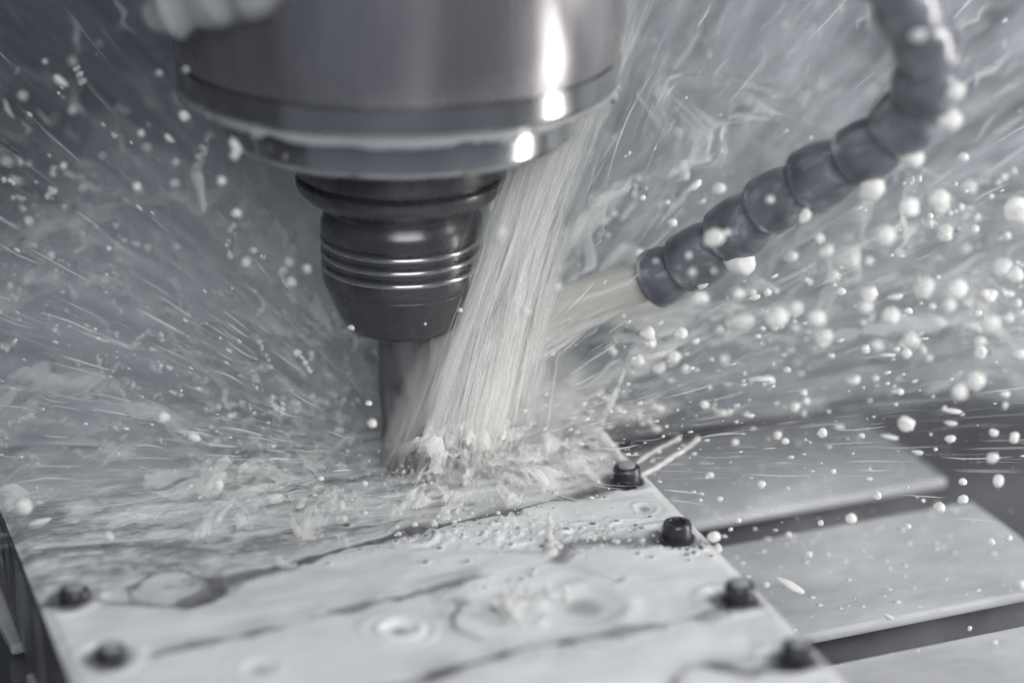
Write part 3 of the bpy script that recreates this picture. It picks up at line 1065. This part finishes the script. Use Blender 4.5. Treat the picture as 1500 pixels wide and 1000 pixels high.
pi = math.pi
behind_tool = lambda X, Y, Z: np.clip(np.maximum((Y - .012) / .015, (-.05 - X) / .02), 0, 1) * np.clip((.165 - (Z - .55 * X)) / .05, .12, 1)
o = obj('splash_webs', torn_sheets('splash_webs', S, [
    (.06, .035, .22, .60 * pi, 1.17 * pi, 20, 13, .80), (.16, .04, .22, .50 * pi, 1.14 * pi, 22, 13, .80), (.30, .04, .22, .48 * pi, 1.06 * pi, 22, 12, .78), (.46, .04, .22, .42 * pi, 1.0 * pi, 22, 12, .75), (.66, .05, .20, .35 * pi, .98 * pi, 20, 11, .65),
    (.90, .05, .20, .3 * pi, .95 * pi, 18, 10, .55), (.14, .05, .26, .03 * pi, .5 * pi, 30, 7, .6), (.36, .05, .26, .03 * pi, .5 * pi, 30, 6, .6), (.62, .05, .26, .03 * pi, .5 * pi, 28, 6, .6), (.90, .06, .24, .05 * pi, .5 * pi, 24, 6, .6)],
    300, behind_tool), M['strand'])
tag(o, 'torn webs and clots of coolant thrown out behind the tool', 'splash', kind='stuff')
near_foot = lambda X, Y, Z: np.clip((X + .010) / .012, 0, 1) + np.clip((-.014 - X) / .006, 0, 1) * .8
o = obj('splash_skirt', torn_sheets('splash_skirt', P(700, 690), [
    (1.0, .006, .040, 0, 2 * pi, 3.2, 2.6, .95), (.72, .006, .048, 0, 2 * pi, 3.6, 2.8, .95), (.45, .008, .054, 0, 2 * pi, 4.2, 3, .9), (.20, .008, .060, 0, 2 * pi, 5, 3.4, .9)],
    500, near_foot, 3), M['strand'])
tag(o, 'ragged skirt of white liquid bursting up round the foot of the fan', 'splash', kind='stuff')


left_only = lambda X, Y, Z: np.clip((-.010 - X) / .008, 0, 1) * np.clip((.035 - Z) / .015, 0, 1)
o = obj('splash_swirl', torn_sheets('splash_swirl', P(500, 712), [
    (.22, .006, .075, 0, 2 * pi, 4.5, 4.5, .75), (.10, .006, .085, 0, 2 * pi, 5, 5, .75), (.40, .008, .060, 0, 2 * pi, 4, 4, .7)],
    700, left_only, 4) , M['strand'])
tag(o, 'torn swirls of milky liquid sliding over the plate left of the cutter', 'splash', kind='stuff')


# ---- the dense white puff of atomised coolant thrown up at the strike
def puff():
    bm = bmesh.new()
    bmesh.ops.create_icosphere(bm, subdivisions=4, radius=1.0)
    c = P(715, 664) + np.array([0, .004, .014])
    rad = np.array([.050, .028, .036])
    r = np.random.default_rng(4)
    ph = r.uniform(0, 6.28, 9)
    for v in bm.verts:
        q = np.array(v.co)
        k = 1 + .10 * math.sin(3 * q[0] + ph[0]) * math.sin(4 * q[2] + ph[1]) + .08 * math.sin(5 * q[1] + ph[2])
        v.co = Vector(q * k * rad)
        if v.co.z + c[2] < .0045: v.co.z = .0045 - c[2]
    me = bpy.data.meshes.new('spray_puff'); bm.to_mesh(me); bm.free()
    m = bpy.data.materials.new('coolant_puff_volume'); m.use_nodes = True
    nt = m.node_tree; nt.nodes.clear()
    out = N(nt, 'ShaderNodeOutputMaterial'); vol = N(nt, 'ShaderNodeVolumePrincipled')
    vol.inputs['Color'].default_value = (.97, .97, .955, 1)
    tc = N(nt, 'ShaderNodeTexCoord')
    dv = N(nt, 'ShaderNodeVectorMath', operation='DIVIDE')
    dv.inputs[1].default_value = tuple(rad)
    nt.links.new(tc.outputs['Object'], dv.inputs[0])
    ln = N(nt, 'ShaderNodeVectorMath', operation='LENGTH'); nt.links.new(dv.outputs[0], ln.inputs[0])
    fr = N(nt, 'ShaderNodeMapRange', interpolation_type='SMOOTHSTEP')
    for nm_, v_ in (('From Min', .15), ('From Max', .88), ('To Min', 1.0), ('To Max', 0.0)): fr.inputs[nm_].default_value = v_
    nt.links.new(ln.outputs['Value'], fr.inputs['Value'])
    n1 = noise(nt, 120, 5, .66, tc.outputs['Object'], 1.0)
    mr = N(nt, 'ShaderNodeMapRange', interpolation_type='SMOOTHSTEP')
    for nm_, v_ in (('From Min', .44), ('From Max', .66), ('To Min', .04), ('To Max', 1.0)): mr.inputs[nm_].default_value = v_
    nt.links.new(n1.outputs['Fac'], mr.inputs['Value'])
    a = N(nt, 'ShaderNodeMath', operation='MULTIPLY'); nt.links.new(fr.outputs[0], a.inputs[0]); nt.links.new(mr.outputs[0], a.inputs[1])
    b = N(nt, 'ShaderNodeMath', operation='MULTIPLY'); b.inputs[1].default_value = 420.0; nt.links.new(a.outputs[0], b.inputs[0])
    nt.links.new(b.outputs[0], vol.inputs['Density']); nt.links.new(vol.outputs[0], out.inputs['Volume'])
    o = obj('spray_puff', me, m, None, tuple(c))
    tag(o, 'dense white puff of spray where the fan meets the plate', 'spray', kind='stuff')


puff()


# ---- droplets one can pick out, each a thing of its own
def drop_mesh(seed, stretch):
    bm = bmesh.new()
    bmesh.ops.create_icosphere(bm, subdivisions=3, radius=1.0)
    r = random.Random(seed)
    ph = [r.uniform(0, 6.28) for _ in range(6)]
    for v in bm.verts:
        c = v.co.copy()
        k = 1 + .12 * math.sin(2.2 * c.x + ph[0]) + .12 * math.sin(2.6 * c.y + ph[1]) + .09 * math.sin(3.4 * c.z + ph[2]) + .05 * math.sin(5.3 * (c.x + c.z) + ph[3])
        v.co = c * k
        tail = max(0.0, -v.co.x)
        v.co.x *= stretch
        if stretch > 1.25:
            f = 1 - .45 * tail
            v.co.y *= f; v.co.z *= f
    me = bpy.data.meshes.new('coolant_droplet')
    bm.to_mesh(me); bm.free()
    me.polygons.foreach_set('use_smooth', np.ones(len(me.polygons), dtype=bool))
    me.materials.append(M['drop'])
    return me


dm_round = [drop_mesh(i, 1 + .12 * (i % 3)) for i in range(7)]
dm_long = [drop_mesh(20 + i, 1.5 + .35 * i) for i in range(5)]
GR = {
    'hose': ('round white coolant droplet flying in the open right of the hose', 'droplets flying right of the hose'),
    'tool': ('small white coolant droplet hanging in front of the black tool holder or spindle', 'droplets in front of the tool'),
    'left': ('pale coolant droplet flying left of the spindle before the dark background', 'droplets flying left of the spindle'),
    'table': ('white coolant droplet in the air over the slotted steel table', 'droplets over the slotted table'),
    'mid': ('white coolant droplet tossed up between the collet nut and the hose', 'droplets between nut and hose'),
    'onhose': ('white blob of coolant on or just in front of the hose segments', 'droplets in front of the hose'),
    'low': ('small white coolant droplet skipping over the flooded plate', 'droplets over the flooded plate'),
}
ndrops = 0


def droplet(px, py, rpx, depth, g, long=False):
    global ndrops
    p = PD(px, py, depth)
    me = random.choice(dm_long if long else dm_round)
    o = obj('coolant_droplet', me, None, None, tuple(p))
    s = rpx * depth / FPX
    if long: s *= .8
    o.scale = (s, s * random.uniform(.88, 1.05), s * random.uniform(.88, 1.05))
    d = p - S
    d = d / np.linalg.norm(d) + np.array([0, 0, -.25])
    if not long: d = d + rng.normal(0, .5, 3)
    o.rotation_euler = Vector(d).to_track_quat('X', 'Z').to_euler()
    tag(o, GR[g][0], 'droplet', GR[g][1])
    ndrops += 1


def from_crop(lst, ox, oy, k, g, d0, d1, long=()):
    for i, (x, y, r) in enumerate(lst):
        dd_ = random.uniform(d0, d1)
        if g == 'hose': dd_ = random.uniform(.765, .805) if random.random() < .5 else random.uniform(.868, .905)
        if g == 'left': dd_ = random.uniform(.76, .80); r = r * .82
        droplet(ox + x / k, oy + y / k, r / k, dd_, g, i in long or random.random() < .12)


from_crop([(1075, 260, 34), (1190, 225, 38), (1200, 262, 28), (1300, 183, 30), (1470, 265, 42), (1490, 290, 33), (990, 365, 33), (1080, 345, 27), (1210, 355, 30), (860, 445, 43),
           (860, 372, 14), (640, 438, 24), (775, 425, 24), (750, 370, 17), (800, 512, 25), (715, 533, 10), (935, 575, 31), (920, 625, 23), (1130, 555, 38), (1250, 555, 40), (1010, 655, 36),
           (1225, 620, 24), (1360, 590, 31), (1425, 475, 36), (1465, 505, 28), (1375, 680, 33), (1340, 750, 19), (1340, 790, 22), (1085, 745, 27), (1070, 790, 20), (1320, 895, 36), (1260, 935, 27),
           (600, 660, 40), (660, 630, 25), (740, 665, 28), (770, 735, 33), (660, 700, 17), (450, 680, 33), (385, 708, 15), (450, 575, 24), (310, 590, 33), (400, 815, 15), (565, 890, 24), (965, 765, 21),
           (1440, 665, 20), (1480, 795, 27), (875, 895, 19), (1275, 75, 20), (1195, 685, 17), (1285, 408, 17), (1440, 365, 14), (1330, 295, 14), (1290, 610, 13), (1150, 810, 15), (1430, 945, 15), (930, 455, 16), (1045, 425, 12)],
          900, 200, 2.5, 'hose', .80, .90)
from_crop([(240, 720, 27), (120, 720, 27), (130, 752, 24), (215, 810, 24), (165, 845, 24), (260, 850, 15), (85, 820, 22), (150, 800, 18), (380, 190, 27), (290, 185, 17), (210, 315, 17), (105, 225, 10), (90, 430, 20), (195, 240, 9), (320, 240, 8)],
          900, 200, 2.5, 'mid', .84, .88)
from_crop([(360, 372, 38), (270, 435, 12), (285, 495, 13), (415, 350, 12), (150, 455, 9), (365, 490, 9), (570, 228, 16)], 900, 200, 2.5, 'onhose', .770, .785)
for (x_, y_, r_, d_) in [(1083, 383, 21, .835), (1277, 277, 17, .792), (1332, 226, 22, .782), (1388, 172, 19, .768), (1398, 131, 17, .760), (1345, 50, 12, .735), (1180, 318, 9, .805), (1030, 415, 9, .846)]:
    droplet(x_, y_, r_, d_, 'onhose')
from_crop([(1157, 42, 24), (1282, 40, 10), (1283, 87, 13), (1410, 140, 17), (1470, 82, 15), (1185, 125, 9), (1322, 210, 12), (1320, 262, 17), (1250, 285, 17), (1425, 210, 18), (995, 318, 17), (812, 365, 10),
           (905, 330, 9), (870, 425, 10), (590, 370, 20), (600, 405, 15), (815, 515, 20), (745, 512, 11), (1405, 388, 11), (1455, 375, 11), (1070, 250, 12), (910, 68, 13), (580, 190, 10), (1495, 515, 14), (1205, 265, 7),
           (1100, 605, 9), (1160, 340, 10), (700, 560, 10), (655, 95, 10), (730, 220, 12), (605, 262, 10), (940, 180, 9), (1025, 75, 9), (800, 90, 11), (640, 350, 6), (1415, 680, 9), (1340, 640, 7)],
          750, 600, 2.0, 'table', .80, .85, (16,))
from_crop([(375, 50, 10), (403, 65, 9), (440, 70, 6), (150, 200, 13), (57, 235, 12), (450, 285, 17), (178, 268, 9), (455, 170, 8), (577, 360, 17), (572, 378, 12), (540, 440, 13), (577, 520, 15), (425, 447, 9), (430, 395, 8),
           (335, 455, 11), (345, 325, 9), (15, 395, 10), (38, 440, 10), (155, 405, 9), (200, 460, 7), (70, 540, 10), (705, 640, 8), (750, 655, 9), (390, 180, 9), (415, 340, 10), (110, 150, 7), (250, 380, 7), (600, 640, 10), (620, 610, 8), (710, 690, 11), (690, 660, 8)],
          0, 0, 1.667, 'left', .82, .90, (8,))
from_crop([(525, 95, 25), (885, 228, 20), (555, 605, 24), (300, 622, 12), (505, 760, 12), (740, 838, 9), (975, 745, 16), (962, 750, 10), (1180, 55, 20)], 460, 290, 4.544, 'tool', .820, .834)
from_crop([(322, 132, 7), (730, 348, 11), (770, 455, 8), (815, 420, 7)], 0, 0, 1.0, 'tool', .780, .792)
from_crop([(35, 740, 13), (320, 710, 8), (60, 765, 9), (285, 640, 8), (280, 880, 6), (505, 760, 4), (610, 790, 11), (160, 785, 7), (735, 640, 5), (805, 785, 9), (630, 800, 7), (470, 700, 5), (540, 590, 5), (515, 480, 5), (545, 620, 6), (240, 610, 8)], 0, 0, 1.0, 'low', .80, .84)
# more of them, smaller, spread as the burst spreads
rs = np.random.default_rng(77)
for i in range(120):
    az = rs.uniform(-.15, .55); r = rs.uniform(.10, .26); el = abs(rs.normal(.28, .22))
    p = S + r * np.array([math.cos(az) * math.cos(el), math.sin(az) * math.cos(el) * .35 - .02, math.sin(el)])
    x, y, d = proj(p)
    if not (860 < x < 1500 and 250 < y < 900) or blocked(p): continue
    droplet(x, y, 2.0 + 5.0 * rs.random() ** 2, d, 'hose' if y < 590 else 'table', rs.random() < .35)


# ---- finer droplets nobody could count
def fine_drops():
    bm = bmesh.new(); bmesh.ops.create_icosphere(bm, subdivisions=1, radius=1.0)
    bv = np.array([v.co[:] for v in bm.verts]); bf = np.array([[v.index for v in f.verts] for f in bm.faces]); bm.free()
    Vs, Fs, k = [], [], 0
    tries = 0
    while k < 4200 and tries < 60000:
        tries += 1
        az = rng.uniform(-.3 * math.pi, 1.2 * math.pi); el = abs(rng.normal(.12, .38)); r = .03 + .30 * rng.beta(1.4, 1.6)
        d = np.array([math.cos(az) * math.cos(el), math.sin(az) * math.cos(el) * .6, math.sin(el)])
        p = S + d * r; p[2] -= .2 * r * r
        if p[2] < .002 or el > 1.3 or blocked(p): continue
        s = .00010 + .00055 * rng.random() ** 3.5
        e = rng.uniform(1, 2.6)
        t = d / np.linalg.norm(d)
        q = bv * s
        q = q + np.outer(q @ t, t) * (e - 1)
        Vs.append(q + p); Fs.append(bf + k * len(bv)); k += 1
    # beads leaping up round the foot of the fan
    for _ in range(450):
        s_ = rng.normal(0, .8)
        b0 = P(688 + s_ * 110, 693 - s_ * 22 + rng.normal(0, 12))
        az = rng.uniform(0, 6.28); el = rng.uniform(.05, 1.3); r = .028 * rng.random() ** 1.6
        d = np.array([math.cos(az) * math.cos(el) * 1.2 + .2 * s_, math.sin(az) * math.cos(el), math.sin(el) * .8])
        p = b0 + d * r; p[2] = max(p[2] - 8 * r * r, .0012)
        s = .00012 + .00075 * rng.random() ** 4
        t = d / np.linalg.norm(d); e = rng.uniform(1, 2.4)
        q = bv * s * rng.uniform(.75, 1.25, 3); q = q + np.outer(q @ t, t) * (e - 1)
        Vs.append(q + p); Fs.append(bf + k * len(bv)); k += 1
    # ragged lumps of liquid thrown off to the side away from the lamp
    n_l = 0
    while n_l < 620:
        az = rng.uniform(.62 * math.pi, 1.10 * math.pi); el = abs(rng.normal(.16, .26)); r = .045 + .16 * rng.random()
        if el > 1.0: continue
        n_l += 1
        d = np.array([math.cos(az) * math.cos(el), math.sin(az) * math.cos(el) * .5 + .05, math.sin(el)])
        p = S + d * r
        if p[2] < .003 or blocked(p) or p[2] - .55 * p[0] > .15: continue
        st_ = d * rng.uniform(.3, 1.5) + rng.normal(0, .6, 3)
        big_ = rng.random() ** 2
        for j in range(int(rng.integers(3, 9))):
            s = (.0002 + .0009 * big_) * rng.uniform(.5, 1.2)
            p = p + st_ * s * .8 + rng.normal(0, .0005, 3)
            Vs.append(bv * s * rng.uniform(.6, 1.5, 3) + p); Fs.append(bf + k * len(bv)); k += 1
    # merged clots of liquid tumbling in the cloud
    for _ in range(150):
        az = rng.uniform(.30 * math.pi, 1.12 * math.pi) if rng.random() < .72 else rng.uniform(.05, .3 * math.pi)
        el = abs(rng.normal(.30, .24)); r = rng.uniform(.06, .22)
        d = np.array([math.cos(az) * math.cos(el), abs(math.sin(az)) * math.cos(el) * .45 + .08, math.sin(el)])
        p = S + d * r
        if p[2] < .004 or blocked(p): continue
        st_ = rng.normal(0, 1, 3); st_ /= np.linalg.norm(st_)
        st_ = st_ + d
        for j in range(int(rng.integers(4, 11))):
            s = .0004 + .0011 * rng.random() ** 2
            p = p + st_ * s * .9 + rng.normal(0, .0008, 3)
            Vs.append(bv * s * rng.uniform(.7, 1.4, 3) + p); Fs.append(bf + k * len(bv)); k += 1
    for _ in range(900):
        a_ = rng.uniform(.05, .189); b_2 = rng.uniform(-.12, .098)
        if any(abs(b_2 - q + .001) < SW / 2 + .001 for q in slots): continue
        p = ea * a_ + eb * b_2 + np.array([0, 0, ZT]); s = .0002 + .0010 * rng.random() ** 4
        Vs.append(bv * s * np.array([1.2, 1, .55]) + p); Fs.append(bf + k * len(bv)); k += 1
    cf = P(790, 785)
    for _ in range(260):
        p = np.array([cf[0] + rng.normal(0, .022), cf[1] + rng.normal(0, .007), .0012]); s = .00025 + .0011 * rng.random() ** 3
        Vs.append(bv * s * np.array([1, 1, .8]) + p); Fs.append(bf + k * len(bv)); k += 1
    return mesh_from('fine_droplets', np.concatenate(Vs), np.concatenate(Fs))


o = obj('fine_droplets', fine_drops(), M['drop'])
tag(o, 'countless tiny coolant droplets in the air around the cutter', 'spray', kind='stuff')


# ---- single splashes
def ligament(name, pts, radii_, label, mat=None, seed=0):
    pts = np.array(pts, float); radii_ = np.array(radii_, float)
    k = 48
    s = np.linspace(0, len(pts) - 1, k)
    pa = np.stack([np.interp(s, np.arange(len(pts)), pts[:, c]) for c in range(3)], 1)
    for _ in range(4): pa[1:-1] = (pa[:-2] + 2 * pa[1:-1] + pa[2:]) / 4
    r = np.random.default_rng(seed)
    pa = pa + np.cumsum(r.normal(0, .00012, (k, 3)), 0) * .8
    rr = np.interp(s, np.arange(len(pts)), radii_) * (0.75 + .5 * np.interp(s, np.linspace(0, len(pts) - 1, 14), r.random(14)))
    rr[0] *= .2; rr[-1] *= .2
    me = strands(name, pa[None], rr[None], np.ones(1), mat or M['splash'], 10)
    o = obj(name, me, None)
    if label: tag(o, label, 'splash')
    return o


def up(x, y, yb, z0=0.0):
    """a point seen at (x, y) standing above the plate point seen at (x, yb)"""
    b = P(x, yb)
    return PY(x, y, b[1])


sp1 = ligament('coolant_splash', [up(862, 655, 662), up(874, 628, 662), up(892, 600, 664), up(905, 570, 664), up(916, 540, 665)], [.0022, .0015, .0010, .0007, .0004], 'upright white splash spike rising behind the plate edge screws', seed=3)
ligament('coolant_splash', [up(876, 632, 662), up(900, 655, 675), up(915, 678, 690)], [.0014, .0010, .0007], 'white coolant thread running down onto the coolant-filled screw head', seed=4)
ligament('coolant_splash', [up(938, 697, 703), up(975, 676, 690), up(1010, 654, 680), up(1026, 634, 676)], [.0007, .0008, .0007, .0012], 'thin straight coolant thread flung out over the table beside the screw', seed=5)
ligament('coolant_splash', [up(926, 682, 690), up(950, 668, 680), up(975, 652, 672), up(1000, 640, 670)], [.0005, .0007, .0005, .0008], 'shorter beaded coolant thread just behind the thin straight one', seed=6)
ligament('coolant_splash', [PY(310, 190, -.03), PY(296, 225, -.03), PY(284, 252, -.03), PY(292, 280, -.03), PY(296, 310, -.03)], [.0009, .0014, .0022, .0016, .0008], 'crooked pale coolant ribbon falling left of the spindle lip', mat=M['bead'], seed=8)
ligament('coolant_splash', [PD(215, 30, .765), PD(255, 12, .762), PD(305, -8, .758), (PD(365, -28, .755)), PD(450, -62, .752)], [.0030, .0085, .0105, .0110, .0100], 'thick blurred splash of coolant across the top of the spindle housing', mat=M['bead'], seed=11)
ligament('coolant_splash', [up(806, 812, 815), up(806, 795, 815), up(807, 775, 815), up(806, 755, 815)], [.0022, .0016, .0010, .0006], 'small upright white spout standing on the film between screws', seed=9)


def crown():
    """ragged crest of coolant thrown up on one side of an impact in the film"""
    c = P(800, 898)
    r = np.random.default_rng(12)
    paths, radii = [], []
    k = 12
    t = np.linspace(0, 1, k)
    for i in range(46):
        a = math.radians(r.normal(165, 48)); R = .0088 * r.uniform(.8, 1.15)
        h = .0012 + .0050 * r.random() ** 1.6
        b0 = c + np.array([R * 1.35 * math.cos(a), R * math.sin(a), .0006])
        lean = np.array([math.cos(a), math.sin(a), 0]) * r.uniform(-.001, .0025) + r.normal(0, .0008, 3) * np.array([1, 1, 0])
        paths.append(b0 + np.outer(t, np.array([0, 0, h])) + np.outer(t ** 2, lean))
        bead = r.uniform(.6, 1.3) * np.exp(-((t - r.uniform(.7, .95)) / .12) ** 2)
        radii.append(r.uniform(.0006, .0013) * (1 - .55 * t + .5 * bead) * np.where(t > .985, .15, 1))
    for i in range(16):     # the low ridge the fingers rise from
        a0 = math.radians(r.normal(170, 50)); da = r.uniform(.3, .8); R = .0086 * r.uniform(.8, 1.2)
        aa = a0 + da * (t - .5)
        paths.append(c + np.stack([R * 1.35 * np.cos(aa), R * np.sin(aa), .0010 + 0 * t], 1))
        radii.append(r.uniform(.0007, .0015) * np.clip(np.sin(np.linspace(.1, math.pi - .1, k)), .1, 1))
    me = strands('splash_crown', np.array(paths), np.array(radii), np.ones(len(paths)), M['splash'], 8)
    o = obj('splash_crown', me, None)
    tag(o, 'ragged white splash crown in the largest crater of the coolant film', 'splash')


crown()
